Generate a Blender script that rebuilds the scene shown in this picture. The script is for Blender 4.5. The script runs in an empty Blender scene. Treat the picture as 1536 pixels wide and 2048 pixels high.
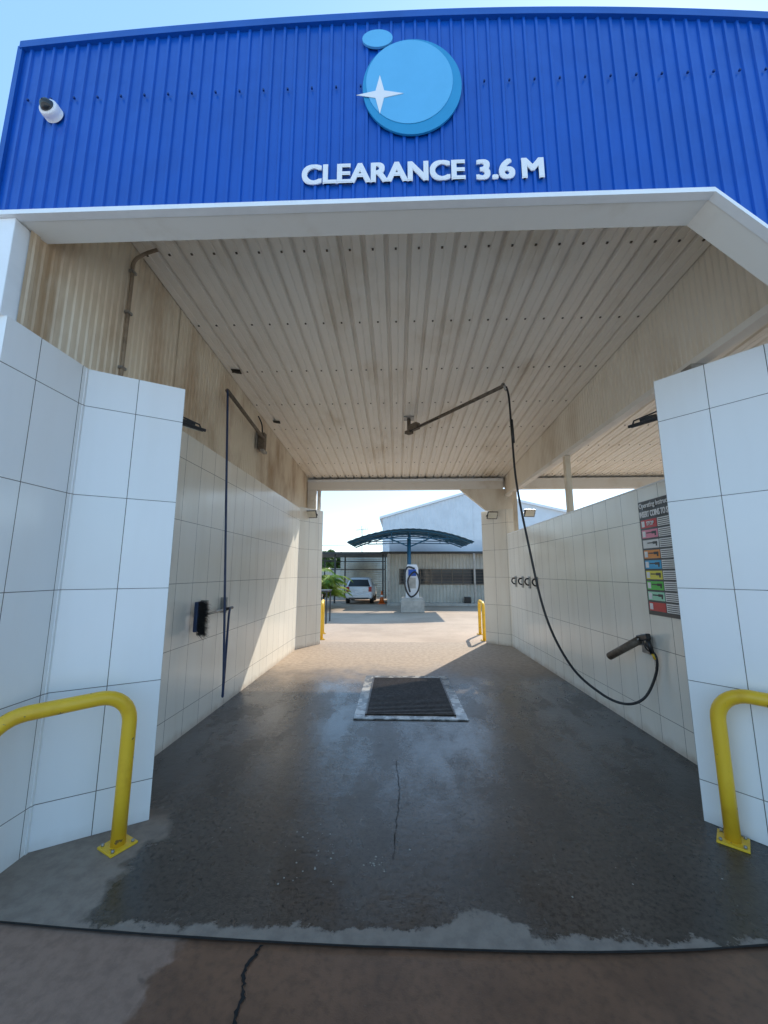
import bpy, math, random
from mathutils import Vector, Matrix
random.seed(4)
scene=bpy.context.scene
col=scene.collection

# ---------------------------------------------------------------- materials
class NT:
    def __init__(s,m):
        s.m=m; m.use_nodes=True; s.t=m.node_tree; s.t.nodes.clear()
        s.out=s.t.nodes.new('ShaderNodeOutputMaterial'); s.b=s.t.nodes.new('ShaderNodeBsdfPrincipled')
        s.t.links.new(s.b.outputs[0],s.out.inputs[0])
        s.pos=s.t.nodes.new('ShaderNodeNewGeometry').outputs['Position']
        s.sep=None
    def lk(s,a,b):
        if isinstance(a,(int,float)): b.default_value=a
        elif isinstance(a,(tuple,list)): b.default_value=(a[0],a[1],a[2],1) if len(a)==3 and len(b.default_value)==4 else a
        else: s.t.links.new(a,b)
    def math(s,op,a,b=0.0,clamp=False):
        n=s.t.nodes.new('ShaderNodeMath'); n.operation=op; n.use_clamp=clamp
        s.lk(a,n.inputs[0]); s.lk(b,n.inputs[1]); return n.outputs[0]
    def xyz(s):
        if not s.sep:
            s.sep=s.t.nodes.new('ShaderNodeSeparateXYZ'); s.t.links.new(s.pos,s.sep.inputs[0])
        return s.sep.outputs
    def noise(s,scale,detail=4,rough=.55,stretch=(1,1,1),off=(0,0,0),dist=0):
        mp=s.t.nodes.new('ShaderNodeMapping'); s.t.links.new(s.pos,mp.inputs[0])
        mp.inputs['Scale'].default_value=stretch; mp.inputs['Location'].default_value=off
        n=s.t.nodes.new('ShaderNodeTexNoise'); n.inputs['Scale'].default_value=scale
        n.inputs['Detail'].default_value=detail; n.inputs['Roughness'].default_value=rough
        n.inputs['Distortion'].default_value=dist
        s.t.links.new(mp.outputs[0],n.inputs['Vector']); return n.outputs['Fac']
    def ramp(s,f,a,b,lo=0.0,hi=1.0,smooth=True):
        n=s.t.nodes.new('ShaderNodeMapRange'); n.interpolation_type='SMOOTHSTEP' if smooth else 'LINEAR'
        s.lk(f,n.inputs['Value']); n.inputs['From Min'].default_value=a; n.inputs['From Max'].default_value=b
        n.inputs['To Min'].default_value=lo; n.inputs['To Max'].default_value=hi; return n.outputs[0]
    def mix(s,f,a,b,blend='MIX'):
        n=s.t.nodes.new('ShaderNodeMix'); n.data_type='RGBA'; n.blend_type=blend
        s.lk(f,n.inputs[0]); s.lk(a,n.inputs[6]); s.lk(b,n.inputs[7]); return n.outputs[2]
    def bump(s,h,strength,dist=.01):
        n=s.t.nodes.new('ShaderNodeBump'); n.inputs['Strength'].default_value=strength; n.inputs['Distance'].default_value=dist
        s.lk(h,n.inputs['Height']); s.t.links.new(n.outputs[0],s.b.inputs['Normal'])
    def set(s,k,v): s.lk(v,s.b.inputs[k])

def mat(name,c,rough=.5,metal=0,var=.12,scale=6,stretch=(1,1,1),bump=0,c2=None,lo=.35,hi=.7,bscale=60,chips=None):
    m=bpy.data.materials.new(name); n=NT(m)
    if c2 is None: c2=tuple(x*(1-var*2) for x in c)
    f=n.ramp(n.noise(scale,5,.6,stretch),lo,hi)
    cc=n.mix(f,c,c2)
    if chips: cc=n.mix(n.ramp(n.noise(16,4,.6,off=(4,2,1)),chips[1],chips[1]+.02),cc,chips[0])
    n.set('Base Color',cc); n.set('Metallic',metal)
    n.set('Roughness',n.ramp(n.noise(scale*2,3),.3,.7,max(rough-.06,0.02),min(rough+.08,1)))
    if bump: n.bump(n.noise(bscale,4),bump)
    return m

def tile_mat(name,white,dirt=.3,rough=.14):
    m=bpy.data.materials.new(name); n=NT(m)
    uv=n.t.nodes.new('ShaderNodeUVMap')
    br=n.t.nodes.new('ShaderNodeTexBrick'); n.t.links.new(uv.outputs[0],br.inputs['Vector'])
    br.offset=0; br.squash=1
    br.inputs['Scale'].default_value=1; br.inputs['Brick Width'].default_value=.31; br.inputs['Row Height'].default_value=.62
    br.inputs['Mortar Size'].default_value=.0024; br.inputs['Mortar Smooth'].default_value=.1
    br.inputs['Color1'].default_value=(*white,1); br.inputs['Color2'].default_value=(white[0]*.96,white[1]*.96,white[2]*.95,1)
    br.inputs['Mortar'].default_value=(.13,.12,.11,1)
    z=n.xyz()[2]
    low=n.ramp(z,0.0,.7,1,0)
    streak=n.ramp(n.noise(2.2,5,.6,(2.5,2.5,.35)),.42,.75)
    d=n.math('MULTIPLY',n.math('ADD',n.math('MULTIPLY',low,.35),streak),dirt,True)
    base=n.mix(n.math('MULTIPLY',n.ramp(n.math('ADD',z,n.math('MULTIPLY',n.noise(9,4),.12)),.16,.03),min(1,dirt*4)),br.outputs['Color'],(.42,.31,.21))
    n.set('Base Color',n.mix(d,base,(.50,.40,.28)))
    n.set('Roughness',n.ramp(n.noise(4,4),.3,.75,rough,rough+.12))
    hh=n.math('SUBTRACT',n.math('MULTIPLY',n.noise(1.4,2),.6),n.math('MULTIPLY',br.outputs['Fac'],.25))
    n.bump(hh,.12,.01)
    return m

M={}
M['tile']=tile_mat('white_wall_tiles',(.92,.92,.92),.05)
M['tile_in']=tile_mat('warm_lit_wall_tiles',(.91,.88,.80),.15,.14)  # same white tiles, with warm bounce light painted into the colour
M['blue']=mat('blue_painted_steel',(.003,.09,.47),.34,0,.05,3)
M['bluecap']=mat('blue_flashing',(.004,.09,.42),.35,0,.05,3)
M['white']=mat('white_painted_steel',(.80,.79,.76),.4,0,.06,3,c2=(.68,.64,.56),lo=.5,hi=.85)
M['lip']=mat('white_trim',(.90,.91,.92),.35,0,.03)
M['ceil']=mat('ceiling_sheet',(.90,.85,.77),.36,0,.1,1.6,(1,.45,1),c2=(.66,.57,.45),lo=.48,hi=.82)
M['soffit']=mat('soffit_paint',(.86,.83,.77),.45,0,.1,2.5,c2=(.72,.65,.55),lo=.5,hi=.85,bump=.05)
M['wallsheet']=mat('stained_wall_sheet',(.82,.71,.55),.5,0,.1,1.8,(1,1,.4),c2=(.46,.31,.18),lo=.40,hi=.74)
M['wallsheet2']=mat('beige_wall_sheet',(.86,.79,.67),.5,0,.1,1.8,(1,1,.4),c2=(.66,.56,.43),lo=.46,hi=.80)
M['yellow']=mat('yellow_paint',(.84,.52,.03),.38,0,.1,7,c2=(.72,.40,.02),lo=.5,hi=.8,chips=((.25,.17,.08),.66))
M['steel']=mat('galvanised_steel',(.42,.41,.39),.45,.7,.15,8)
M['rust']=mat('rusty_arm_steel',(.20,.16,.12),.6,.3,.2,20)
M['conduit']=mat('conduit_paint',(.34,.26,.18),.6,0,.2,9)
M['dark']=mat('dark_rubber',(.02,.02,.022),.4,0,.1,20)
M['bluehose']=mat('blue_hose',(.02,.045,.12),.4,0,.1,20)
M['black']=mat('black_plastic',(.018,.018,.02),.35,0,.1,20)
M['glass']=mat('dark_glass',(.03,.035,.04),.06,0,.05)
M['lens']=mat('lamp_glass',(.75,.72,.62),.12,0,.05)
M['hole_shade']=mat('painted_hole_shade',(.008,.008,.008),.7)  # near-black stands in for the shade inside the pit and ceiling holes
M['bar']=mat('grate_bars',(.075,.055,.045),.42,.5,.2,15)
M['screw']=mat('screw_heads',(.12,.10,.08),.5,.5)
M['fsc']=mat('fascia_screw_paint',(.004,.04,.20),.4,0)
M['crack']=mat('crack_shadow',(.012,.01,.009),.9)
M['frame']=mat('wet_grate_frame',(.46,.45,.43),.16,0,.25,6,c2=(.14,.13,.12),lo=.44,hi=.57)
M['carpaint']=mat('car_white_paint',(.80,.80,.81),.2,0,.02)
M['red']=mat('red_plastic',(.45,.02,.02),.25)
M['orange']=mat('orange_cone',(.8,.16,.02),.5)
M['concrete']=mat('concrete_block',(.50,.47,.42),.8,0,.12,5,bump=.2)
M['shed']=mat('shed_sheet',(.56,.53,.46),.5,0,.08,2)
M['wh']=mat('warehouse_sheet',(.72,.76,.80),.5,0,.05,1)
M['tank']=mat('tank_steel',(.40,.42,.37),.45,.3,.12,2)
M['dkframe']=mat('dark_frame_steel',(.05,.055,.06),.5,.2)
M['canopy']=mat('blue_canopy_sheet',(.02,.12,.22),.45,0,.1,2)
M['light1']=mat('logo_light_blue',(.12,.48,.80),.4,0,.02)
M['light2']=mat('logo_cyan',(.02,.30,.58),.4,0,.02)
M['signwhite']=mat('sign_white',(.88,.88,.90),.4,0,.02)
M['trunk']=mat('bark',(.14,.10,.07),.9)
M['leaf']=mat('foliage',(.06,.13,.025),.7,0,.2,3,c2=(.12,.18,.03))
M['palm']=mat('palm_leaf',(.14,.27,.02),.75,0,.2,3,c2=(.42,.42,.04))
M['debris']=mat('grit',(.42,.38,.33),.8,0,.2,30)

def floor_mats():
    m=bpy.data.materials.new('wet_concrete_slab'); n=NT(m); x,y,z=n.xyz()
    n1=n.noise(2.2,6,.62); n2=n.noise(14,5,.6); n3=n.noise(90,3,.6)
    nx=n.math('ADD',x,n.math('MULTIPLY',n.math('SUBTRACT',n1,.5),.7))
    wl=n.math('MAXIMUM',n.ramp(nx,-1.52,-1.44),n.ramp(n.math('ADD',y,n.math('MULTIPLY',n.math('SUBTRACT',n1,.5),.5)),2.75,2.95))
    nd=n.noise(5.5,7,.72,off=(3.1,.7,0))
    bumpx=n.math('MULTIPLY',n.ramp(n.math('ABSOLUTE',n.math('SUBTRACT',x,.38)),.35,.0),-.10)
    wf=n.ramp(n.math('ADD',n.math('ADD',y,bumpx),n.math('MULTIPLY',n.math('SUBTRACT',nd,.5),.30)),1.99,2.02)
    wb=n.ramp(n.math('ADD',y,n.math('MULTIPLY',n.math('SUBTRACT',n1,.5),1.8)),7.5,5.4)  # drier towards the back; the paler tone also paints the sun patch brighter
    wet=n.math('MULTIPLY',n.math('MULTIPLY',wl,wf),wb)
    near=n.ramp(y,3.5,5.5)
    dryf=n.mix(n.ramp(n2,.35,.7),(.28,.225,.18),(.215,.17,.138))
    dryb=n.mix(n.ramp(n2,.35,.7),(.42,.33,.25),(.31,.24,.18))
    dry=n.mix(near,dryf,dryb)
    wc=n.mix(n.ramp(n.noise(1.3,5,.6,off=(5,1,0)),.35,.7),(.088,.070,.057),(.055,.044,.036))
    wc=n.mix(n.ramp(n.noise(38,5,.65),.40,.70),wc,(.030,.025,.021))
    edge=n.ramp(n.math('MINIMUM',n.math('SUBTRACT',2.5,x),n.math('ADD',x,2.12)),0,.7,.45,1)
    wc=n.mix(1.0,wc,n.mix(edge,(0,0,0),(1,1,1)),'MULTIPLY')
    cc=n.mix(wet,dry,wc)
    cc=n.mix(n.ramp(n3,.62,.76,0,.35),cc,(.20,.17,.14))
    n.set('Base Color',cc)
    puddle=n.ramp(n.noise(1.5,5,.6,(1.6,.7,1),(1.3,2.2,0)),.36,.64)
    rw=n.ramp(puddle,0,1,.30,.11,False)
    rn=n.math('ADD',rw,n.math('MULTIPLY',n.ramp(n2,.4,.7),.09))
    n.set('Roughness',n.math('ADD',n.math('MULTIPLY',wet,rn),n.math('MULTIPLY',n.math('SUBTRACT',1,wet),.75)))
    amp=n.math('SUBTRACT',1,n.math('MULTIPLY',puddle,.5))
    n.bump(n.math('ADD',n.math('MULTIPLY',n.noise(110,3,.7),amp),n.math('MULTIPLY',n2,1.2)),.28,.007)
    M['slab']=m
    m=bpy.data.materials.new('brown_concrete_apron'); n=NT(m); x,y,z=n.xyz()
    n1=n.noise(3.0,6,.62,off=(2,2,0)); n2=n.noise(20,5,.6); n3=n.noise(120,3,.6)
    wet=n.math('MULTIPLY',n.ramp(n.math('ADD',x,n.math('MULTIPLY',n.math('SUBTRACT',n1,.5),.5)),-1.0,-.95),n.ramp(y,.2,.6))
    dry=n.mix(n.ramp(n2,.35,.7),(.29,.18,.128),(.225,.138,.098))
    wc=n.mix(n.ramp(n1,.35,.7),(.19,.095,.056),(.13,.066,.040))
    wc=n.mix(n.ramp(n.noise(30,5,.65),.42,.72,0,.6),wc,(.08,.045,.029))
    cc=n.mix(wet,dry,wc)
    cc=n.mix(n.ramp(n3,.62,.76,0,.35),cc,(.31,.22,.165))
    cc=n.mix(n.ramp(n.noise(7,3,.5,off=(9,4,0)),.70,.74,0,.5),cc,(.09,.06,.045))
    n.set('Base Color',cc); n.set('Roughness',n.ramp(wet,0,1,.8,.36))
    n.bump(n.noise(150,3,.7),.3,.004)
    M['apron']=m
    m=bpy.data.materials.new('dry_concrete_yard'); n=NT(m)
    cc=n.mix(n.ramp(n.noise(.6,6,.6),.35,.7),(.50,.385,.29),(.39,.295,.22))
    cc=n.mix(n.ramp(n.noise(9,5,.6),.5,.8,0,.5),cc,(.30,.235,.18))
    n.set('Base Color',cc); n.set('Roughness',.8); n.bump(n.noise(80,3,.6),.2,.005)
    M['yard']=m
    M['bounce_forecourt']=mat('pale_bounce_forecourt',(.70,.67,.62),.85,0,.08,.7,bump=.1)  # kept pale so this added ground reflects more sun
    M['ground']=mat('dry_ground',(.36,.27,.20),.9,0,.15,.5)
floor_mats()

# ---------------------------------------------------------------- helpers
def empty(name):
    o=bpy.data.objects.new(name,None); col.objects.link(o); o.empty_display_size=.2; return o
def mesh(name,vs,fs,m,parent=None,smooth=False,uv0=0.0,bevel=0):
    me=bpy.data.meshes.new(name); me.from_pydata([tuple(v) for v in vs],[],fs); me.update()
    uvl=me.uv_layers.new(name='UVMap')
    for p in me.polygons:
        nn=p.normal
        t=Vector((-nn.y,nn.x,0))
        for li in p.loop_indices:
            co=me.vertices[me.loops[li].vertex_index].co
            if t.length>.3:
                tt=t.normalized(); uvl.data[li].uv=(co.dot(tt)+uv0, co.z-.25+1.24)
            else: uvl.data[li].uv=(co.x,co.y)
        p.use_smooth=smooth
    me.materials.append(m)
    o=bpy.data.objects.new(name,me); col.objects.link(o)
    if parent: o.parent=parent
    if bevel:
        b=o.modifiers.new('bevel','BEVEL'); b.width=bevel; b.segments=2; b.limit_method='ANGLE'
    return o
def box(name,x0,x1,y0,y1,z0,z1,m,parent=None,bevel=0,uv0=0):
    vs=[(x0,y0,z0),(x1,y0,z0),(x1,y1,z0),(x0,y1,z0),(x0,y0,z1),(x1,y0,z1),(x1,y1,z1),(x0,y1,z1)]
    fs=[(0,3,2,1),(4,5,6,7),(0,1,5,4),(1,2,6,5),(2,3,7,6),(3,0,4,7)]
    return mesh(name,vs,fs,m,parent,False,uv0,bevel)
def obox(name,c,dx,dy,dz,R,m,parent=None,bevel=0):
    vs=[]
    for sz in(-.5,.5):
        for sx,sy in((-.5,-.5),(.5,-.5),(.5,.5),(-.5,.5)):
            vs.append(Vector(c)+R@Vector((sx*dx,sy*dy,sz*dz)))
    fs=[(0,3,2,1),(4,5,6,7),(0,1,5,4),(1,2,6,5),(2,3,7,6),(3,0,4,7)]
    return mesh(name,vs,fs,m,parent,False,0,bevel)
def prism(name,pts,z0,z1,m,parent=None,uv0=0,bevel=0):
    a=sum(pts[i][0]*pts[(i+1)%len(pts)][1]-pts[(i+1)%len(pts)][0]*pts[i][1] for i in range(len(pts)))
    if a<0: pts=pts[::-1]
    k=len(pts); vs=[(p[0],p[1],z0) for p in pts]+[(p[0],p[1],z1) for p in pts]
    fs=[tuple(range(k))[::-1],tuple(range(k,2*k))]+[(i,(i+1)%k,(i+1)%k+k,i+k) for i in range(k)]
    return mesh(name,vs,fs,m,parent,False,uv0,bevel)
def prism_y(name,pts,y0,y1,m,parent=None,bevel=0):
    a=sum(pts[i][0]*pts[(i+1)%len(pts)][1]-pts[(i+1)%len(pts)][0]*pts[i][1] for i in range(len(pts)))
    if a<0: pts=pts[::-1]
    k=len(pts); vs=[(p[0],y0,p[1]) for p in pts]+[(p[0],y1,p[1]) for p in pts]
    fs=[tuple(range(k)),tuple(range(k,2*k))[::-1]]+[((i+1)%k,i,i+k,(i+1)%k+k) for i in range(k)]
    return mesh(name,vs,fs,m,parent,False,0,bevel)
def catmull(P,k=8):
    P=[Vector(p) for p in P]; out=[]
    for i in range(len(P)-1):
        p0=P[max(i-1,0)];p1=P[i];p2=P[i+1];p3=P[min(i+2,len(P)-1)]
        for j in range(k):
            t=j/k
            out.append(.5*((2*p1)+(p2-p0)*t+(2*p0-5*p1+4*p2-p3)*t*t+(3*p1-p0-3*p2+p3)*t**3))
    out.append(P[-1]); return out
def tube(name,P,r,m,parent=None,smooth_path=False,seg=12,caps=True):
    P=catmull(P) if smooth_path else [Vector(p) for p in P]
    rs=r if isinstance(r,(list,tuple)) else [r]*len(P)
    d=(P[1]-P[0]).normalized(); u=d.orthogonal().normalized(); vs=[];fs=[]
    for i,p in enumerate(P):
        if i==0: t=P[1]-P[0]
        elif i==len(P)-1: t=P[-1]-P[-2]
        else: t=(P[i+1]-P[i]).normalized()+(P[i]-P[i-1]).normalized()
        t.normalize(); u=(u-t*u.dot(t)).normalized(); v=t.cross(u)
        for k in range(seg):
            a=2*math.pi*k/seg; vs.append(p+(u*math.cos(a)+v*math.sin(a))*rs[i])
    for i in range(len(P)-1):
        for k in range(seg):
            a=i*seg+k;b=i*seg+(k+1)%seg; fs.append((a,b,b+seg,a+seg))
    if caps:
        fs.append(tuple(range(seg))[::-1]); fs.append(tuple((len(P)-1)*seg+k for k in range(seg)))
    return mesh(name,vs,fs,m,parent,True)
def sheet(name,u0,u1,pitch,prof,fn,m,parent=None):
    us=[]
    k=0
    while u0+k*pitch<u1:
        for f,d in prof:
            u=u0+(k+f)*pitch
            if u<=u1: us.append((u,d))
        k+=1
    vs=[];fs=[]
    for u,d in us:
        a,b=fn(u,d); vs+= [a,b]
    for i in range(len(us)-1):
        fs.append((2*i,2*i+2,2*i+3,2*i+1))
    return mesh(name,vs,fs,m,parent)
def multi_boxes(name,items,m,parent=None):
    vs=[];fs=[]
    for (x0,x1,y0,y1,z0,z1) in items:
        b=len(vs)
        vs+=[(x0,y0,z0),(x1,y0,z0),(x1,y1,z0),(x0,y1,z0),(x0,y0,z1),(x1,y0,z1),(x1,y1,z1),(x0,y1,z1)]
        fs+=[tuple(b+i for i in f) for f in [(0,3,2,1),(4,5,6,7),(0,1,5,4),(1,2,6,5),(2,3,7,6),(3,0,4,7)]]
    return mesh(name,vs,fs,m,parent)
def text(name,s,origin,R,w,h,m,parent=None,extrude=.0,bold=0.0):
    cu=bpy.data.curves.new(name,'FONT'); cu.body=s; cu.size=1; cu.extrude=0.02
    o=bpy.data.objects.new('tmp',cu); col.objects.link(o)
    dg=bpy.context.evaluated_depsgraph_get(); me=bpy.data.meshes.new_from_object(o.evaluated_get(dg))
    bpy.data.objects.remove(o)
    xs=[v.co.x for v in me.vertices]; ys=[v.co.y for v in me.vertices]
    x0,x1,y0,y1=min(xs),max(xs),min(ys),max(ys)
    base=[((v.co.x-x0)/(x1-x0),(v.co.y-y0)/(y1-y0),(v.co.z+.02)/.04) for v in me.vertices]
    polys=[tuple(p.vertices) for p in me.polygons]
    vs=[];fs=[]
    offs=[(0,0)] if bold==0 else [(-1,-.6),(-.5,.6),(0,-.6),(.5,.6),(1,-.6),(0,.6),(-1,.6),(1,.6)]
    for j,(ox,oy) in enumerate(offs):
        b=len(vs)
        for (x,y,z) in base:
            l=Vector((bold+x*(w-2*bold)+ox*bold, bold*.6+y*(h-1.2*bold)+oy*bold, z*(extrude+.00025*j)))
            vs.append(Vector(origin)+R@l)
        fs+=[tuple(b+i for i in p) for p in polys]
    return mesh(name,vs,fs,m,parent)
R_FRONT=Matrix(((1,0,0),(0,0,-1),(0,1,0)))
R_RIGHT=Matrix(((0,0,-1),(-1,0,0),(0,1,0)))

def ceilz(y): return 4.25-.0625*(y-2.6)
XL,XR=-2.14,2.51

# ---------------------------------------------------------------- ground
def plane(name,x0,x1,y0,y1,z,m):
    return mesh(name,[(x0,y0,z),(x1,y0,z),(x1,y1,z),(x0,y1,z)],[(0,1,2,3)],m)
plane('ground',-600,600,-600,600,-.016,M['ground'])
plane('concrete_yard',-30,40,9.25,45,-.004,M['yard'])
for i,y in enumerate((12.5,16.0)):
    plane('yard_joint',-30,40,y,y+.015,-.0005,M['crack'])
plane('bounce_forecourt',-40,45,-32,-.9,-.012,M['bounce_forecourt'])  # unseen ground added behind the camera to bounce sunlight onto the front
plane('front_apron',-14,16,-1.0,2.3,-.008,M['apron'])
fe=[(-6,2.25),(-3,2.08),(-1.9,2.0),(-1,1.955),(0,1.935),(1,1.95),(1.9,2.03),(3,2.12),(7.4,2.3)]
P=catmull([(a,b,0) for a,b in fe],6)
fe=[(p.x,p.y) for p in P]
vs=[(x,y,0.0) for x,y in fe]+[(7.4,9.3,0),(-6,9.3,0)]
mesh('wash_bay_floor',vs,[tuple(range(len(vs)))],M['slab'])
jv=[];jf=[]
for i,(x,y) in enumerate(fe):
    jv+=[(x,y-.007-random.uniform(0,.003),.0015),(x,y+.001+random.uniform(0,.003),.0015)]
for i in range(len(fe)-1): jf.append((2*i,2*i+2,2*i+3,2*i+1))
mesh('slab_joint',jv,jf,M['crack'])
def crack(name,pts,w,z):
    vs=[];fs=[]
    P=[]
    for i in range(len(pts)-1):
        for j in range(10):
            t=j/10; P.append((pts[i][0]*(1-t)+pts[i+1][0]*t+random.uniform(-.006,.006),pts[i][1]*(1-t)+pts[i+1][1]*t))
    P.append(pts[-1])
    for i,(x,y) in enumerate(P):
        ww=w*random.uniform(.35,1.2)
        vs+=[(x-ww,y,z),(x+ww,y,z)]
    for i in range(len(P)-1): fs.append((2*i,2*i+1,2*i+3,2*i+2))
    mesh(name,vs,fs,M['crack'])
crack('apron_crack',[(-.60,1.93),(-.63,1.82),(-.60,1.72),(-.595,1.6),(-.56,1.45),(-.6,1.2),(-.57,.8),(-.62,.2),(-.6,-.9)],.0085,-.004)
crack('floor_crack',[(-.02,3.6),(.01,3.2),(.0,2.9),(-.02,2.7),(-.03,2.45)],.0026,.003)
vs=[];fs=[]
for i in range(110):
    if i<34: x=random.gauss(-.35,.2); y=random.gauss(2.5,.12)
    elif i<50: x=random.gauss(-.12,.03); y=random.gauss(2.42,.03)
    else: x=random.uniform(-1.5,1.9); y=random.uniform(2.1,5.5)
    r=random.uniform(.002,.007); k=len(vs)
    for a in range(5):
        t=a*1.256+random.random()*.6; vs.append((x+r*math.cos(t),y+r*math.sin(t),.001))
    vs.append((x,y,.001+r*.7))
    for a in range(5): fs.append((k+a,k+(a+1)%5,k+5))
mesh('floor_grit',vs,fs,M['debris'])

# ---------------------------------------------------------------- building
B=empty('car_wash_building')
T,TI=M['tile'],M['tile_in']
box('left_wall',-2.34,XL,2.55,9.0,0,3.0,TI,B)
box('left_wall_front',-2.34,XL-.002,1.86,2.55,0,3.0,T,B,uv0=.1)
def fin(name,A,Bp,th,z1,side,m,u0=0):
    A=Vector((A[0],A[1]));Bp=Vector((Bp[0],Bp[1])); d=(Bp-A).normalized(); nrm=Vector((-d.y,d.x))*side
    pts=[A,Bp,Bp+nrm*th,A+nrm*th]
    pr=prism(name,[(p.x,p.y) for p in pts],0,z1,m,B,uv0=0,bevel=.003)
    uvl=pr.data.uv_layers[0]
    for p in pr.data.polygons:
        mn=min(uvl.data[l].uv[0] for l in p.loop_indices)
        if abs(p.normal.z)<.5:
            for l in p.loop_indices: uvl.data[l].uv=(uvl.data[l].uv[0]-mn+u0,uvl.data[l].uv[1])
    return pr
fin('left_entry_fin',(-2.15,2.42),(-1.63,2.745),.09,3.0,1,T)
box('left_corner_bead',-2.145,-2.136,2.41,2.425,0,2.998,M['tile'],B)
fin('right_entry_fin',(2.56,2.16),(1.99,2.86),.09,3.06,-1,T)
fin('left_exit_fin',(-2.15,8.35),(-1.75,9.0),.12,3.04,1,TI)
fin('right_exit_fin',(2.53,8.8),(2.03,9.25),.12,3.04,-1,TI)
box('right_front_pier',2.51,2.70,1.86,2.4,0,3.06,T,B)
box('right_wall',XR,2.66,2.4,9.0,0,2.45,TI,B)
box('right_wall_cap',XR-.006,2.667,2.4,9.0,2.45,2.465,M['lip'],B)
box('right_rear_pier',2.53,2.72,8.8,9.3,0,3.04,TI,B)
box('far_bay_wall',7.2,7.4,2.0,9.2,0,4.3,M['wallsheet2'],B)
trap=[(0,0),(.34,0),(.36,.006),(.40,.006),(.42,0),(.74,0),(.80,.034),(.94,.034)]
def ceil_fn(y0,y1):
    return lambda u,d:(Vector((u,y0,ceilz(y0)+d)),Vector((u,y1,ceilz(y1)+d)))
sheet('ceiling',XL,XR+.1,.19,trap,ceil_fn(1.95,9.12),M['ceil'],B)
sheet('far_bay_ceiling',XR+.1,7.3,.19,trap,ceil_fn(1.95,9.12),M['ceil'],B)
for x,y in((-2.03,4.5),(-1.96,5.95)):
    z=ceilz(y); prism('ceiling_hole_shade',[(x-.05,y-.06),(x+.06,y-.04),(x+.04,y+.07),(x-.02,y+.05),(x-.06,y+.02)],z-.006,z-.002,M['hole_shade'],B)  # flat dark patch painted in for the shade inside a hole
sv=[]
yy=2.8
while yy<9:
    k=0
    while XL+.07+k*.19<7.1:
        x=XL+.16*.19+.19*.38+k*.19-.05; z=ceilz(yy)
        sv.append((x-.008,x+.008,yy-.008,yy+.008,z-.008,z+.004)); k+=1
    yy+=.86
multi_boxes('ceiling_screws',sv,M['screw'],B)
sheet('left_upper_wall',1.92,9.1,.062,[(0,0),(.35,0),(.5,.008),(.85,.008)],lambda u,d:(Vector((XL-.012+d,u,2.99)),Vector((XL-.012+d,u,ceilz(u)+.04))),M['wallsheet'],B)
box('left_outer_wall',-2.335,-2.17,1.95,9.1,3.0,4.4,M['wallsheet2'],B)
box('left_sheet_joiner',XL-.006,XL+.004,3.42,3.45,3.0,4.19,M['wallsheet'],B)
sheet('right_bulkhead',1.98,9.1,.062,[(0,0),(.35,0),(.5,.008),(.85,.008)],lambda u,d:(Vector((XR+.07-d,u,3.42)),Vector((XR+.07-d,u,ceilz(u)+.04))),M['wallsheet2'],B)
box('right_bulkhead_back',XR+.075,XR+.11,1.98,9.1,3.42,4.1,M['wallsheet2'],B)
box('right_bulkhead_trim',XR+.04,XR+.14,2.02,9.1,3.36,3.42,M['soffit'],B,.004)
for i,y in enumerate((3.15,5.75,8.4)):
    box('wall_post_%d'%i,XR+.05,XR+.13,y,y+.08,2.465,3.36,M['wallsheet'],B,.004)
box('bracket',XR+.0,XR+.2,3.13,3.25,3.30,3.355,M['steel'],B)
box('roof',-2.33,7.4,2.02,9.3,4.42,4.5,M['white'],B)
box('rear_fascia_blocker',-2.34,7.4,9.13,9.22,3.62,4.42,M['white'],B)  # panel added to block sky light behind the ceiling ribs
box('rear_beam',-2.14,2.51,8.98,9.125,3.55,3.80,M['soffit'],B,.006)
box('rear_beam_cap',-2.14,2.51,8.96,8.979,3.74,3.80,M['lip'],B)
box('rear_beam_far_bay',2.72,7.2,8.98,9.125,3.55,3.80,M['soffit'],B)
prism_y('rear_gusset',[(1.50,3.55),(2.10,3.04),(2.72,3.04),(2.72,3.55)],9.0,9.1,M['wallsheet2'],B)
box('rear_left_post',-2.14,-1.93,9.0,9.11,3.04,3.55,M['soffit'],B)
tube('downpipe',[(-1.86,9.03,3.04),(-1.86,9.03,3.55)],.045,M['white'],B)
# front portal
ZB=3.60; ZC=2.78
ol=[(-2.34,ZB),(1.70,ZB),(2.51,ZC),(2.70,ZC),(3.5,ZB),(7.4,ZB)]
prism_y('front_beam',ol+[(7.4,4.4),(-2.34,4.4)],1.862,2.02,M['soffit'],B)
lipv=[(x,z-.004) for x,z in ol]+[(x,z+.024) for x,z in ol[::-1]]
prism_y('front_trim',lipv,1.812,1.861,M['lip'],B)
box('left_corner_post',-2.345,-2.16,1.835,1.94,3.0,ZB-.006,M['lip'],B,.004)
def top(x):
    x=min(x,2.4)
    return 4.905-(.018 if x<0 else .03)*x*x
def bot(x):
    b=ZB+.015
    if x<1.7: return b
    if x<2.51: return b-(x-1.7)*(.82/.81)
    if x<2.7: return b-.82
    if x<3.5: return b-.82+(x-2.7)*(.82/.8)
    return b
sheet('blue_fascia',-2.29,7.4,.0715,[(0,0),(.60,0),(.67,.011),(.86,.011),(.94,0)],lambda u,d:(Vector((u,1.84-d,bot(u))),Vector((u,1.84-d,top(u)))),M['blue'],B)
n_=60
pts=[(-2.30+i*(9.70/n_)) for i in range(n_+1)]
prism_y('parapet',[(x,top(x)-.01) for x in pts]+[(7.4,4.4),(-2.30,4.4)],1.862,1.90,M['bluecap'],B)
prism_y('parapet_cap',[(x,top(x)+.02) for x in pts]+[(x,top(x)-.03) for x in pts[::-1]],1.815,1.93,M['bluecap'],B)
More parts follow.
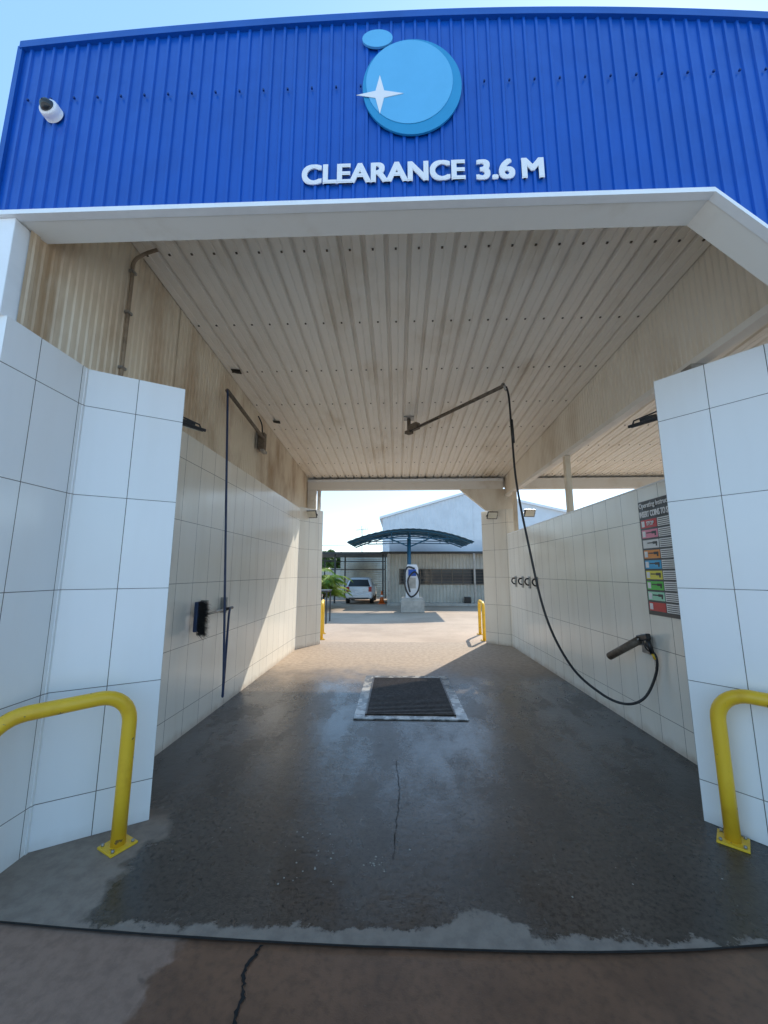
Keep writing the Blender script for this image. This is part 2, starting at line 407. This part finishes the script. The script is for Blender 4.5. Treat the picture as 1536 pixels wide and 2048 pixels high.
box('corner_flashing',-2.315,-2.285,1.82,1.90,ZB+.03,4.80,M['bluecap'],B)
box('side_parapet',-2.31,-2.27,1.93,9.2,4.3,4.78,M['bluecap'],B)
fs_=[]
for z in (4.40,):
    x=-2.2
    while x<7.2:
        if z<top(x)-.05: fs_.append((x-.005,x+.005,1.822,1.832,z-.005,z+.005))
        x+=.0715*2
multi_boxes('fascia_screws',fs_,M['fsc'],B)
tube('conduit',[(-2.12,2.7,3.0),(-2.12,2.7,3.4),(-2.12,2.7,3.9),(-2.12,2.7,4.08),(-2.06,2.72,4.17),(-1.95,2.72,4.21)],.014,M['conduit'],B,True)
for z in(3.15,3.62,3.98): box('conduit_clip',-2.135,-2.10,2.675,2.725,z,z+.02,M['steel'],B)

# ---------------------------------------------------------------- lettering
S=empty('clearance_sign')
text('clearance_word','CLEARANCE',(-.522,1.827,3.735),R_FRONT,.91,.128,M['signwhite'],S,.005,.0065)
text('height_digits','3.6',(.447,1.827,3.73),R_FRONT,.212,.128,M['signwhite'],S,.005,.0065)
text('metre_letter','M',(.695,1.827,3.73),R_FRONT,.122,.128,M['signwhite'],S,.005,.0065)
L=empty('logo_sign')
def ell(name,cx,cz,a,b,y0,y1,m,seg=56):
    return prism_y(name,[(cx+a*math.cos(2*math.pi*i/seg),cz+b*math.sin(2*math.pi*i/seg)) for i in range(seg)],y0,y1,m,L,.001)
ell('disc_outer',.10,4.37,.285,.335,1.815,1.827,M['light2'])
ell('disc_inner',.085,4.40,.25,.295,1.812,1.8145,M['light1'])
ell('small_disc',-.10,4.725,.09,.065,1.815,1.827,M['light1'])
st4=[]
for i in range(8):
    a=math.pi/4*i; r=.135 if i%2==0 else .035; st4.append((-.085+r*math.cos(a),4.31+r*math.sin(a)))
prism_y('white_diamond',st4,1.809,1.8115,M['signwhite'],L)

# ---------------------------------------------------------------- security camera
C=empty('security_camera')
def lathe_y(name,cx,cz,prof,m,parent,seg=28):
    vs=[];fs=[]
    for y,r in prof:
        for k in range(seg):
            a=2*math.pi*k/seg; vs.append((cx+r*math.cos(a),y,cz+r*math.sin(a)))
    for i in range(len(prof)-1):
        for k in range(seg):
            a=i*seg+k;b=i*seg+(k+1)%seg; fs.append((a,b,b+seg,a+seg))
    fs.append(tuple(range(seg)));fs.append(tuple((len(prof)-1)*seg+k for k in range(seg))[::-1])
    return mesh(name,vs,fs,m,parent,True)
lathe_y('housing',-2.02,4.28,[(1.828,.054),(1.80,.055),(1.785,.053),(1.779,.049),(1.777,.039)],M['signwhite'],C)
lathe_y('dome',-2.02,4.28,[(1.777,.036)]+[(1.777-.032*math.sin(t*math.pi/12),.036*math.cos(t*math.pi/12)) for t in range(1,6)]+[(1.744,.003)],M['glass'],C)

# ---------------------------------------------------------------- safety hoops
def hoop(p,q,h=.86,r=.04,R=.17):
    E=empty('safety_hoop_rail'); p=Vector((p[0],p[1],0));q=Vector((q[0],q[1],0)); d=(q-p).normalized(); z=Vector((0,0,1))
    pts=[p+z*.01,p+z*(h-R)*.5,p+z*(h-R)]
    for i in range(1,9):
        a=i*math.pi/16; pts.append(p+z*(h-R)+d*R*(1-math.cos(a))+z*R*math.sin(a))
    for i in range(0,9):
        a=i*math.pi/16; pts.append(q+z*(h-R)-d*R*(1-math.sin(a))+z*R*math.cos(a))
    pts+= [q+z*(h-R)*.5,q+z*.01]
    tube('rail',pts,r,M['yellow'],E,False,20)
    Rm=Matrix.Rotation(math.atan2(d.y,d.x)+.2,3,'Z')
    for c in(p,q):
        obox('base_plate',(c.x,c.y,.007),.15,.15,.012,Rm,M['yellow'],E,.002)
        for sx in(-1,1):
            for sy in(-1,1):
                b=c+Rm@Vector((sx*.055,sy*.055,0)); tube('bolt',[(b.x,b.y,.012),(b.x,b.y,.026)],.009,M['steel'],E,False,6)
    return E
hoop((-1.66,2.50),(-2.07,1.99))
hoop((2.01,2.66),(2.45,2.10))
hoop((-1.84,9.6),(-1.98,10.5))
hoop((2.06,9.55),(2.16,10.5))

# ---------------------------------------------------------------- drain grate
G=empty('drain_grate')
gx0,gx1,gy0,gy1=-.49,.77,4.52,6.3
fx0,fx1,fy0,fy1=-.37,.65,4.62,6.18
multi_boxes('frame',[(gx0,fx0,gy0,gy1,.003,.014),(fx1,gx1,gy0,gy1,.003,.014),(fx0,fx1,gy0,fy0,.003,.0138),(fx0,fx1,fy1,gy1,.003,.0138)],M['frame'],G)
mesh('hole_shade',[(fx0,fy0,.004),(fx1,fy0,.004),(fx1,fy1,.004),(fx0,fy1,.004)],[(0,1,2,3)],M['hole_shade'],G)  # dark plate stands in for the shade of a pit below the bars
bars=[];y=fy0+.02
while y<fy1-.02:
    bars.append((fx0+.02,fx1-.02,y,y+.014,.006,.028)); y+=.045
bars+=[(fx0,fx0+.02,fy0,fy1,.005,.03),(fx1-.02,fx1,fy0,fy1,.005,.03)]
multi_boxes('bars',bars,M['bar'],G)

# ---------------------------------------------------------------- flood lights
def flood(c,yaw,tilt,arm,glass='lens'):
    E=empty('flood_light'); c=Vector(c)
    R=(Matrix.Rotation(math.radians(yaw),3,'Z')@Matrix.Rotation(math.radians(tilt),3,'X'))
    obox('housing',c,.25,.18,.025,R,M['black'],E,.006)
    obox('glass',c+R@Vector((0,0,-.0145)),.215,.145,.006,R,M[glass],E)
    obox('driver',c+R@Vector((0,0,.025)),.10,.08,.03,R,M['black'],E,.004)
    for s in(-1,1):
        tube('yoke',[c+R@Vector((s*.13,0,0)),c+R@Vector((s*.13,.05,.04)),Vector(arm)+R@Vector((s*.06,0,0))],.007,M['black'],E,False,6)
    obox('mount',arm,.14,.05,.05,R,M['black'],E)
flood((-1.73,2.97,2.80),58,18,(-1.80,2.84,2.86),'glass')
flood((2.06,3.06,2.82),-58,18,(2.14,2.92,2.88),'glass')
flood((-1.93,8.56,2.90),-10,-62,(-1.96,8.68,2.95))
flood((2.20,8.86,2.90),10,-62,(2.25,8.98,2.95))
flood((3.0,8.7,2.92),10,-62,(3.0,8.85,3.0))

# ---------------------------------------------------------------- centre boom, hose and gun
E=empty('pressure_washer_boom')
zc=ceilz(5.87)
box('ceiling_plate',.12,.28,5.80,5.95,zc-.02,zc-.001,M['steel'],E)
tube('pivot_post',[(.2,5.87,zc-.02),(.2,5.87,zc-.28)],.03,M['rust'],E)
obox('pivot_block',(.27,5.80,3.86),.20,.09,.10,Matrix.Rotation(-.8,3,'Z'),M['rust'],E,.005)
obox('pivot_block_2',(.2,5.87,3.80),.10,.10,.05,Matrix.Rotation(-.8,3,'Z'),M['rust'],E,.005)
tube('arm',[(.30,5.77,3.83),(.75,5.28,3.87),(1.37,4.6,3.93)],.024,M['rust'],E,False,8)
tube('spring',[(.22,5.80,3.80),(.5,5.45,3.81),(.62,5.42,3.84)],.008,M['black'],E,True,6)
tube('tip_fitting',[(1.35,4.62,3.96),(1.385,4.585,3.86)],.022,M['steel'],E)
tube('hose',[(1.38,4.58,3.90),(1.40,4.56,3.75),(1.41,4.55,3.32),(1.415,4.5,2.68),(1.475,4.4,1.96),(1.585,4.3,1.15),(1.79,4.25,.65),(2.02,4.15,.41),(2.2,4.05,.34),(2.36,4.0,.41),(2.45,3.94,.63),(2.46,3.92,.80),(2.42,3.98,.90)],.0125,M['dark'],E,True,10)
tube('hose_sleeve',[(1.412,4.55,3.45),(1.414,4.54,3.3),(1.415,4.53,3.15)],.02,M['dark'],E)
E=empty('spray_gun')
tube('holder_tube',[(2.40,4.07,.93),(2.30,4.45,.70)],.038,M['rust'],E,False,16)
box('holder_plate',2.485,2.508,4.05,4.17,.80,.98,M['steel'],E)
tube('holder_stem',[(2.5,4.11,.89),(2.38,4.11,.89)],.014,M['steel'],E)
obox('gun_body',(2.42,4.02,.965),.045,.18,.06,Matrix.Rotation(-.25,3,'X'),M['black'],E,.01)
tube('grip',[(2.42,3.97,.97),(2.43,3.95,.90),(2.44,3.935,.83)],.021,M['black'],E)
tube('trigger_guard',[(2.42,4.03,.93),(2.425,4.01,.87),(2.43,3.98,.85),(2.435,3.95,.84)],.007,M['black'],E,True,6)
tube('gun_barrel',[(2.41,4.06,.95),(2.36,4.2,.87)],.012,M['steel'],E)
tube('brass_fitting',[(2.44,3.935,.83),(2.455,3.925,.78)],.014,M['yellow'],E)

E=empty('foam_brush_boom')
box('wall_plate',-2.135,-2.11,5.52,5.70,3.45,3.75,M['steel'],E)
obox('pivot',(-2.06,5.6,3.58),.10,.10,.26,Matrix.Identity(3),M['rust'],E,.005)
obox('pivot_low',(-2.03,5.6,3.42),.06,.16,.04,Matrix.Identity(3),M['steel'],E,.005)
tube('arm',[(-2.03,5.58,3.62),(-1.99,4.9,3.64),(-1.945,4.10,3.67)],.024,M['rust'],E,False,8)
tube('supply',[(-2.06,5.6,3.7),(-2.07,5.58,3.85),(-2.1,5.5,3.95)],.011,M['dark'],E,True,6)
tube('hose',[(-1.945,4.11,3.68),(-1.93,4.10,3.5),(-1.88,4.10,2.5),(-1.83,4.1,1.5),(-1.79,4.1,.7),(-1.78,4.1,.40),(-1.79,4.12,.36),(-1.82,4.2,.5),(-1.9,4.4,.9),(-1.98,4.6,1.12),(-2.02,4.72,1.17)],.0125,M['bluehose'],E,True,10)
E=empty('foam_brush')
multi_boxes('wall_clips',[(-2.135,-2.06,4.22,4.245,1.12,1.30),(-2.135,-2.06,4.70,4.725,1.12,1.30),(-2.08,-2.055,4.16,4.22,1.16,1.18),(-2.08,-2.055,4.64,4.70,1.16,1.18)],M['steel'],E)
tube('handle',[(-2.04,4.04,1.155),(-2.04,4.80,1.17)],.013,M['steel'],E)
tube('grip',[(-2.04,4.62,1.166),(-2.04,4.82,1.17)],.018,M['black'],E)
box('brush_head',-2.07,-2.03,3.96,4.08,1.00,1.30,M['bluehose'],E,.008)
bv=[];bf=[]
for i in range(700):
    y=random.uniform(3.96,4.08);z=random.uniform(.97,1.30);x=-2.032
    ex=x+random.uniform(.07,.10); ez=z+random.uniform(-.08,.01); ey=y+random.uniform(-.04,.02)
    k=len(bv); bv+=[(x,y,z),(x,y+.004,z),(ex,ey,ez),(x,y,z+.004)]; bf+=[(k,k+1,k+2),(k,k+2,k+3)]
mesh('bristles',bv,bf,M['black'],E)

for y in(7.05,7.45,7.85,8.3):
    E=empty('mat_clip')
    box('plate',2.49,2.508,y,y+.09,1.30,1.52,M['steel'],E,.003)
    tube('clip',[(2.49,y+.045,1.48),(2.44,y+.045,1.47),(2.42,y+.045,1.42),(2.45,y+.045,1.37),(2.485,y+.045,1.36)],.014,M['black'],E,True,8)
E=empty('junction_box'); box('box',-2.05,-1.93,8.93,8.985,3.30,3.42,M['soffit'],E,.004); tube('cable',[(-1.98,8.94,3.3),(-1.98,8.94,3.1)],.01,M['white'],E)

# ---------------------------------------------------------------- instruction sign
E=empty('operating_instructions_sign')
X=2.503; US=.72
def flat(name,u0,u1,v0,v1,m,lift):
    box(name,X-lift,X-lift+.0015 if lift>.004 else X+.003,4.02-u1*US,4.02-u0*US,1.19+v0,1.19+v1,m,E)
def pm(n,c): return mat('sign_'+n,c,.4,0,.02)
W,H=.80,1.12
flat('backing',0,W,0,H,pm('charcoal',(.05,.055,.06)),.004)
WH=M['signwhite']
def st(s,u,v,w,h,m=WH,b=.0015): text('lettering',s,(X-.009,4.02-u*US,1.19+v),R_RIGHT,w*US,h,m,E,.001,b)
st('Operating Instructions',.03,1.035,.74,.066)
st('INSERT COINS TO START',.03,.955,.74,.060,WH,.003)
rows=[('red',(.62,.04,.05)),('pink',(.85,.28,.40)),('white',(.80,.80,.80)),('orange',(.85,.30,.05)),('blue',(.05,.42,.75)),('yellow',(.85,.76,.08)),('green',(.10,.58,.08)),('mint',(.38,.76,.55)),('red',(.62,.05,.05))]
dk=pm('ink',(.03,.03,.03)); grey=pm('panel_grey',(.84,.84,.84))
rh=.101
for i,(nm,c) in enumerate(rows):
    v1=.93-i*rh; v0=v1-.082; m=pm(nm,c)
    flat('row_colour',.03,.36,v0,v1,m,.006)
    flat('row_badge',.045,.11,v0+.012,v1-.012,WH if nm!='white' else grey,.008)
    flat('row_text_panel',.375,.77,v0,v1,grey,.006)
    if i==0: st('STOP',.16,v0+.022,.15,.04,WH,.002)
    elif i<8:
        flat('pictogram_barrel',.13,.24,v0+.045,v0+.056,dk,.008); flat('pictogram_gun',.24,.33,v0+.038,v0+.062,dk,.008); flat('pictogram_grip',.30,.325,v0+.018,v0+.038,dk,.008)
    for k in range(4):
        flat('small_print',.39,.39+random.uniform(.28,.36),v1-.019-k*.018,v1-.012-k*.018,dk,.008)

# ---------------------------------------------------------------- yard objects
E=empty('vacuum_station')
cx,cy=.62,16.2
box('plinth',cx-.47,cx+.47,cy-.3,cy+.6,0,.50,M['concrete'],E,.02)
box('plinth_top',cx-.43,cx+.43,cy-.26,cy+.56,.50,.56,M['concrete'],E,.01)
prism_y('cabinet',[(cx-.27,.56),(cx+.27,.56),(cx+.25,1.75),(cx+.19,1.92),(cx-.19,1.92),(cx-.25,1.75)],cy-.1,cy+.35,M['carpaint'],E,.02)
box('panel',cx-.16,cx+.16,cy-.115,cy-.102,1.45,1.72,M['blue'],E)
box('panel_low',cx-.14,cx+.14,cy-.112,cy-.102,.95,1.38,M['concrete'],E)
tube('hose',[(cx+.1,cy-.15,1.75),(cx-.2,cy-.2,1.8),(cx-.32,cy-.2,1.4),(cx-.26,cy-.2,.9),(cx-.05,cy-.22,.62),(cx+.22,cy-.2,.85),(cx+.28,cy-.2,1.3),(cx+.1,cy-.22,1.62),(cx-.18,cy-.22,1.3),(cx-.1,cy-.25,.8)],.035,M['dark'],E,True,8)
E=empty('shade_canopy')
px=.55
tube('post',[(px,16.9,0),(px,16.9,3.25)],.06,M['canopy'],E)
for yb in(16.2,17.6,19.0):
    pts=[]
    for i in range(13):
        u=-1+2*i/12; pts.append((px+u*2.6,yb,3.35-.55*u*u))
    tube('arch',pts,.03,M['canopy'],E,False,8)
    tube('tie',[(px-2.0,yb,2.98),(px,yb,3.02),(px+2.0,yb,2.98)],.02,M['canopy'],E,False,6)
    for u in(-.6,-.3,0,.3,.6): tube('strut',[(px+u*2.6,yb,3.0),(px+u*2.6,yb,3.35-.55*u*u)],.014,M['canopy'],E,False,6)
vs=[];fs=[]
for i in range(41):
    u=-1+2*i/40
    for y in(16.0,19.2): vs.append((px+u*2.66,y,3.40-.56*u*u+(.02 if i%2 else 0)))
for i in range(40): fs.append((2*i,2*i+2,2*i+3,2*i+1))
mesh('roof_sheet',vs,fs,M['canopy'],E)
for s in(-1,1): tube('stay',[(px,16.9,2.7),(px+s*1.2,16.9,3.2)],.03,M['canopy'],E)
tube('rear_post',[(px,18.9,0),(px,18.9,3.25)],.06,M['canopy'],E)
E=empty('beige_shed')
ribs=[(0,0),(.3,0),(.45,.03),(.8,.03)]
sheet('front_wall',-.5,16,.17,ribs,lambda u,d:(Vector((u,19.6-d,0)),Vector((u,19.6-d,2.52))),M['shed'],E)
box('body',-.5,16,19.62,23.5,0,2.5,M['shed'],E)
box('roof_fascia',-.8,16.3,19.2,23.8,2.52,2.62,M['dkframe'],E)
box('upper_wall',-.4,16,20.0,23.5,2.62,3.25,M['wh'],E)
box('window_glass',.15,4.3,19.555,19.565,1.02,1.75,M['glass'],E)
wf=[(.1,4.35,19.53,19.568,1.0,1.04),(.1,4.35,19.53,19.568,1.73,1.77)]
for i in range(9): wf.append((.1+i*.525,.13+i*.525,19.53,19.567,1.04,1.73))
for i in range(4): wf.append((.15,4.3,19.535,19.55,1.15+i*.15,1.165+i*.15))
multi_boxes('window_bars',wf,M['rust'],E)
for x in(-.45,3.75,4.4,9): box('awning_post',x,x+.08,19.2,19.28,0,2.52,M['steel'],E)
box('step',-.5,16,19.1,19.55,0,.12,M['concrete'],E)
box('meter_box',3.25,3.55,19.1,19.4,.12,.42,M['black'],E,.02)
E=empty('white_warehouse')
prism_y('gable_wall',[(-1.2,0),(16,0),(16,6.0),(6.4,8.3),(-1.2,6.1)],32,33,M['wh'],E)
prism_y('barge_board',[(-1.45,6.0),(6.4,8.28),(16.2,5.95),(16.2,6.15),(6.4,8.48),(-1.45,6.2)],31.8,50,M['lip'],E)
box('side_wall',-1.2,-1.1,33,50,0,6.0,M['wh'],E)
sheet('cladding',-1.2,6.4,.3,[(0,0),(.4,0),(.5,.02),(.9,.02)],lambda u,d:(Vector((u,31.95-d,0)),Vector((u,31.95-d,6.05+(u+1.2)*.289))),M['wh'],E)
E=empty('steel_carport')
for x in(-4.6,-3.3,-.75):
    for y in(20.6,24.6): box('post',x-.04,x+.04,y-.04,y+.04,0,2.55,M['dkframe'],E)
box('roof',-4.9,-.6,20.3,25.0,2.55,2.66,M['dkframe'],E)
for z in(1.0,1.7,2.2): box('rail',-4.6,-3.3,20.58,20.62,z,z+.04,M['dkframe'],E)
for z in(1.75,2.25): box('rail_b',-4.6,-.75,24.5,24.54,z,z+.05,M['dkframe'],E)
E=empty('water_tank')
vs=[];fs=[];seg=48
zs=[i*.06 for i in range(46)]
for i,z in enumerate(zs):
    r=1.75+(.02 if i%2 else 0)
    for k in range(seg):
        a=2*math.pi*k/seg; vs.append((-2.2+r*math.cos(a),27.2+r*math.sin(a),z))
for i in range(len(zs)-1):
    for k in range(seg):
        a=i*seg+k;b=i*seg+(k+1)%seg; fs.append((a,b,b+seg,a+seg))
fs.append(tuple((len(zs)-1)*seg+k for k in range(seg)))
mesh('tank_shell',vs,fs,M['tank'],E)
tube('tank_lid',[(-2.2,27.2,2.7),(-2.2,27.2,2.9)],[1.5,.3],M['tank'],E,False,32)
E=empty('boundary_fence')
sheet('panels',-30,-1.3,.2,ribs,lambda u,d:(Vector((u,31-d,0)),Vector((u,31-d,1.9))),M['shed'],E)
E=empty('tv_antenna')
tube('mast',[(-3.0,33,0),(-3.0,33,5.6)],.035,M['steel'],E,False,8)
tube('beam',[(-3.5,33,5.2),(-2.5,33,5.3)],.02,M['steel'],E,False,6)
for i in range(6): tube('element',[(-3.45+i*.18,33,4.95),(-3.45+i*.18,33,5.6)],.012,M['steel'],E,False,5)
E=empty('traffic_cone')
box('base',-.98,-.62,20.1,20.46,0,.04,M['orange'],E)
tube('body',[(-.8,20.3,.04),(-.8,20.3,.3),(-.8,20.3,.65)],[.14,.09,.03],M['orange'],E)
tube('band',[(-.8,20.3,.33),(-.8,20.3,.45)],[.092,.072],M['signwhite'],E,False)
# ---- parked hatchback (seen from rear)
E=empty('parked_car')
cx,y0=-1.95,19.9; sc=.92
def cz(z): return z*sc
def lerp(a,b,t): return a+(b-a)*t
st_=[
 (0.00,.38,.88,.90,.60,.63,.53),(.06,.28,.93,.98,.67,.69,.58),(.30,.22,.95,1.34,.70,.73,.54),(.55,.22,.95,1.44,.71,.74,.55),(1.2,.22,.93,1.48,.71,.74,.56),
 (1.9,.22,.92,1.43,.71,.74,.54),(2.6,.22,.90,.99,.71,.73,.60),(3.2,.22,.84,.90,.69,.71,.58),(3.6,.26,.68,.74,.62,.64,.5),(3.72,.36,.58,.60,.52,.53,.4)]
vs=[];fs=[]
for (y,zl,zb,zt,wl,wb,wt) in st_:
    sec=[(-wl*.8,zl),(-wl,zl+.08),(-wb,lerp(zl,zb,.55)),(-wb*.985,zb),(-wt,zt-.05*(zt-zb)/.5),(-wt*.85,zt),(wt*.85,zt),(wt,zt-.05*(zt-zb)/.5),(wb*.985,zb),(wb,lerp(zl,zb,.55)),(wl,zl+.08),(wl*.8,zl)]
    N=len(sec)
    for x,z in sec: vs.append((cx+x,y0+y*.95,cz(z)))
for i in range(len(st_)-1):
    for k in range(N):
        a=i*N+k;b=i*N+(k+1)%N; fs.append((a,a+N,b+N,b))
fs.append(tuple(range(N)));fs.append(tuple((len(st_)-1)*N+k for k in range(N))[::-1])
ob=mesh('body',vs,fs,M['carpaint'],E,True)
sb=ob.modifiers.new('s','SUBSURF'); sb.levels=1; sb.render_levels=2
mesh('rear_window',[(cx-.56,y0+.02,cz(.97)),(cx+.56,y0+.02,cz(.97)),(cx+.44,y0+.22,cz(1.34)),(cx-.44,y0+.22,cz(1.34))],[(0,1,2,3)],M['black'],E)
for s in(-1,1):
    mesh('side_window',[(cx+s*.725,y0+.5,cz(.99)),(cx+s*.715,y0+2.2,cz(.97)),(cx+s*.57,y0+1.75,cz(1.36)),(cx+s*.57,y0+.6,cz(1.36))],[(0,1,2,3)],M['glass'],E)
    box('tail_light',cx+s*.57-.08,cx+s*.57+.08,y0-.015,y0+.12,cz(.68),cz(.95),M['red'],E,.02)
    for yy in(.65,2.95):
        a=cx+s*.72
        tube('tyre',[(a-s*.19,y0+yy,.27),(a-s*.0,y0+yy,.27)],.27,M['dark'],E,False,24)
        tube('wheel',[(a-s*.02,y0+yy,.27),(a+s*.008,y0+yy,.27)],.17,M['steel'],E,False,20)
    obox('mirror',(cx+s*.75,y0+2.2,cz(.98)),.10,.08,.08,Matrix.Identity(3),M['carpaint'],E,.02)
box('bumper',cx-.65,cx+.65,y0-.07,y0+.1,cz(.34),cz(.56),M['carpaint'],E,.03)
box('bumper_strip',cx-.5,cx+.5,y0-.074,y0-.06,cz(.30),cz(.36),M['black'],E)
box('number_plate',cx-.2,cx+.2,y0-.03,y0-.016,cz(.62),cz(.72),M['signwhite'],E)
E=empty('wash_bench')
box('top',-2.75,-2.2,12.4,13.2,.98,1.03,M['dkframe'],E)
for x in(-2.7,-2.25):
    for y in(12.45,13.15): box('leg',x-.02,x+.02,y-.02,y+.02,0,.98,M['dkframe'],E)
def leafy_palm(cx,cy,h,n,seed,L=1.3):
    random.seed(seed)
    E=empty('palm_plant')
    for k in range(4):
        a=random.uniform(0,6.28); tube('stem',[(cx+.1*math.cos(a),cy+.1*math.sin(a),0),(cx+.2*math.cos(a),cy+.2*math.sin(a),h*.5)],[.05,.03],M['trunk'],E,False,7)
    vs=[];fs=[]
    for i in range(n):
        a=random.uniform(0,6.28); l=L*random.uniform(.7,1.15); up=random.uniform(.3,1.1); b=Vector((cx+.15*math.cos(a),cy+.15*math.sin(a),h*random.uniform(.25,.6)))
        d=Vector((math.cos(a),math.sin(a),0)); s=Vector((-d.y,d.x,0))
        for j in range(18):
            t=j/17; p=b+d*l*t+Vector((0,0,1))*(l*up*t-l*(up*.75+.15)*t*t)
            ll=.32*math.sin(math.pi*(.12+.85*t))
            for sg in(-1,1):
                q=p+s*sg*ll+d*.14+Vector((0,0,-.10-random.uniform(0,.06)))
                k=len(vs); vs+=[p,p+d*.05,q,p+d*-.02+Vector((0,0,.006))]; fs+=[(k,k+1,k+2),(k,k+2,k+3)]
    mesh('fronds',vs,fs,M['palm'],E)
leafy_palm(-3.35,17.6,2.1,70,3,1.05)
leafy_palm(-4.1,18.4,2.4,50,8)
leafy_palm(-4.9,16.4,1.8,40,9)
def tree(cx,cy,h,seed):
    random.seed(seed); E=empty('tree')
    tube('trunk',[(cx,cy,0),(cx+.1,cy,h*.3),(cx-.1,cy,h*.6)],[.22,.16,.08],M['trunk'],E,False,8)
    cl=[]
    for k in range(16):
        a=random.uniform(0,6.28);r=random.uniform(.2,1)*h*.32;z=h*random.uniform(.4,.92)
        c=Vector((cx+r*math.cos(a),cy+r*math.sin(a),z)); cl.append((c,h*random.uniform(.08,.15)))
        tube('limb',[(cx,cy,h*.35),(c+Vector((cx,cy,h*.4)))*.5,c],[.07,.05,.02],M['trunk'],E,False,5)
    vs=[];fs=[]
    for c,r in cl:
        for j in range(230):
            v=Vector([random.gauss(0,1) for _ in range(3)]).normalized()*r*random.uniform(.4,1.1); p=c+v
            a=Vector([random.uniform(-1,1) for _ in range(3)]).normalized()*.13; b=Vector([random.uniform(-1,1) for _ in range(3)]).normalized()*.08
            k=len(vs); vs+=[p-a,p+b,p+a,p-b]; fs.append((k,k+1,k+2,k+3))
    mesh('leaves',vs,fs,M['leaf'],E)
tree(-6.6,34,3.6,1); tree(-9.5,36,5.2,2); tree(-5.6,38,3.4,5); tree(-14,35,6.5,6); tree(20,34,7,7)
E=empty('power_line')
tube('wire',[(-30,42,4.6),(-15,42,4.45),(0,42,4.6)],.025,M['dkframe'],E,True,5)
for x in(-30,0): tube('pole',[(x,42,0),(x,42,5.0)],.12,M['trunk'],E,False,8)

# ---------------------------------------------------------------- light
sd=Vector((.56,1.0,.97)).normalized()
sun=bpy.data.lights.new('sun','SUN'); sun.energy=5.0; sun.angle=math.radians(.5); sun.color=(1,.91,.77)
so=bpy.data.objects.new('sun',sun); col.objects.link(so); so.rotation_euler=(-sd).to_track_quat('-Z','Y').to_euler()
w=bpy.data.worlds.new('World'); scene.world=w; w.use_nodes=True
nt=w.node_tree; bg=nt.nodes['Background']; sky=nt.nodes.new('ShaderNodeTexSky'); sky.sky_type='NISHITA'
sky.sun_disc=False; sky.sun_elevation=math.asin(sd.z); sky.sun_rotation=math.atan2(sd.x,sd.y)
sky.air_density=1.2; sky.dust_density=.6; sky.ozone_density=2.0
sky_fill=nt.nodes.new('ShaderNodeMix'); sky_fill.data_type='RGBA'; sky_fill.blend_type='ADD'; sky_fill.clamp_result=False
sky_fill.inputs[0].default_value=1.0; sky_fill.inputs[7].default_value=(1.35,2.8,4.6,1)   # constant blue added to the sky colour to brighten shaded surfaces
nt.links.new(sky.outputs[0],sky_fill.inputs[6]); nt.links.new(sky_fill.outputs[2],bg.inputs[0]); bg.inputs[1].default_value=.15
# ---------------------------------------------------------------- camera
cd=bpy.data.cameras.new('camera'); cam=bpy.data.objects.new('camera',cd); col.objects.link(cam)
cd.sensor_fit='VERTICAL'; cd.sensor_height=36; cd.sensor_width=27; cd.lens=36*770/2048
cd.clip_start=.05; cd.clip_end=2000
cam.location=(0,0,1.6)
cam.rotation_euler=(math.radians(90+8.9),0,math.radians(1.93))
scene.camera=cam
scene.view_settings.view_transform='Standard'; scene.view_settings.look='None'; scene.view_settings.exposure=0
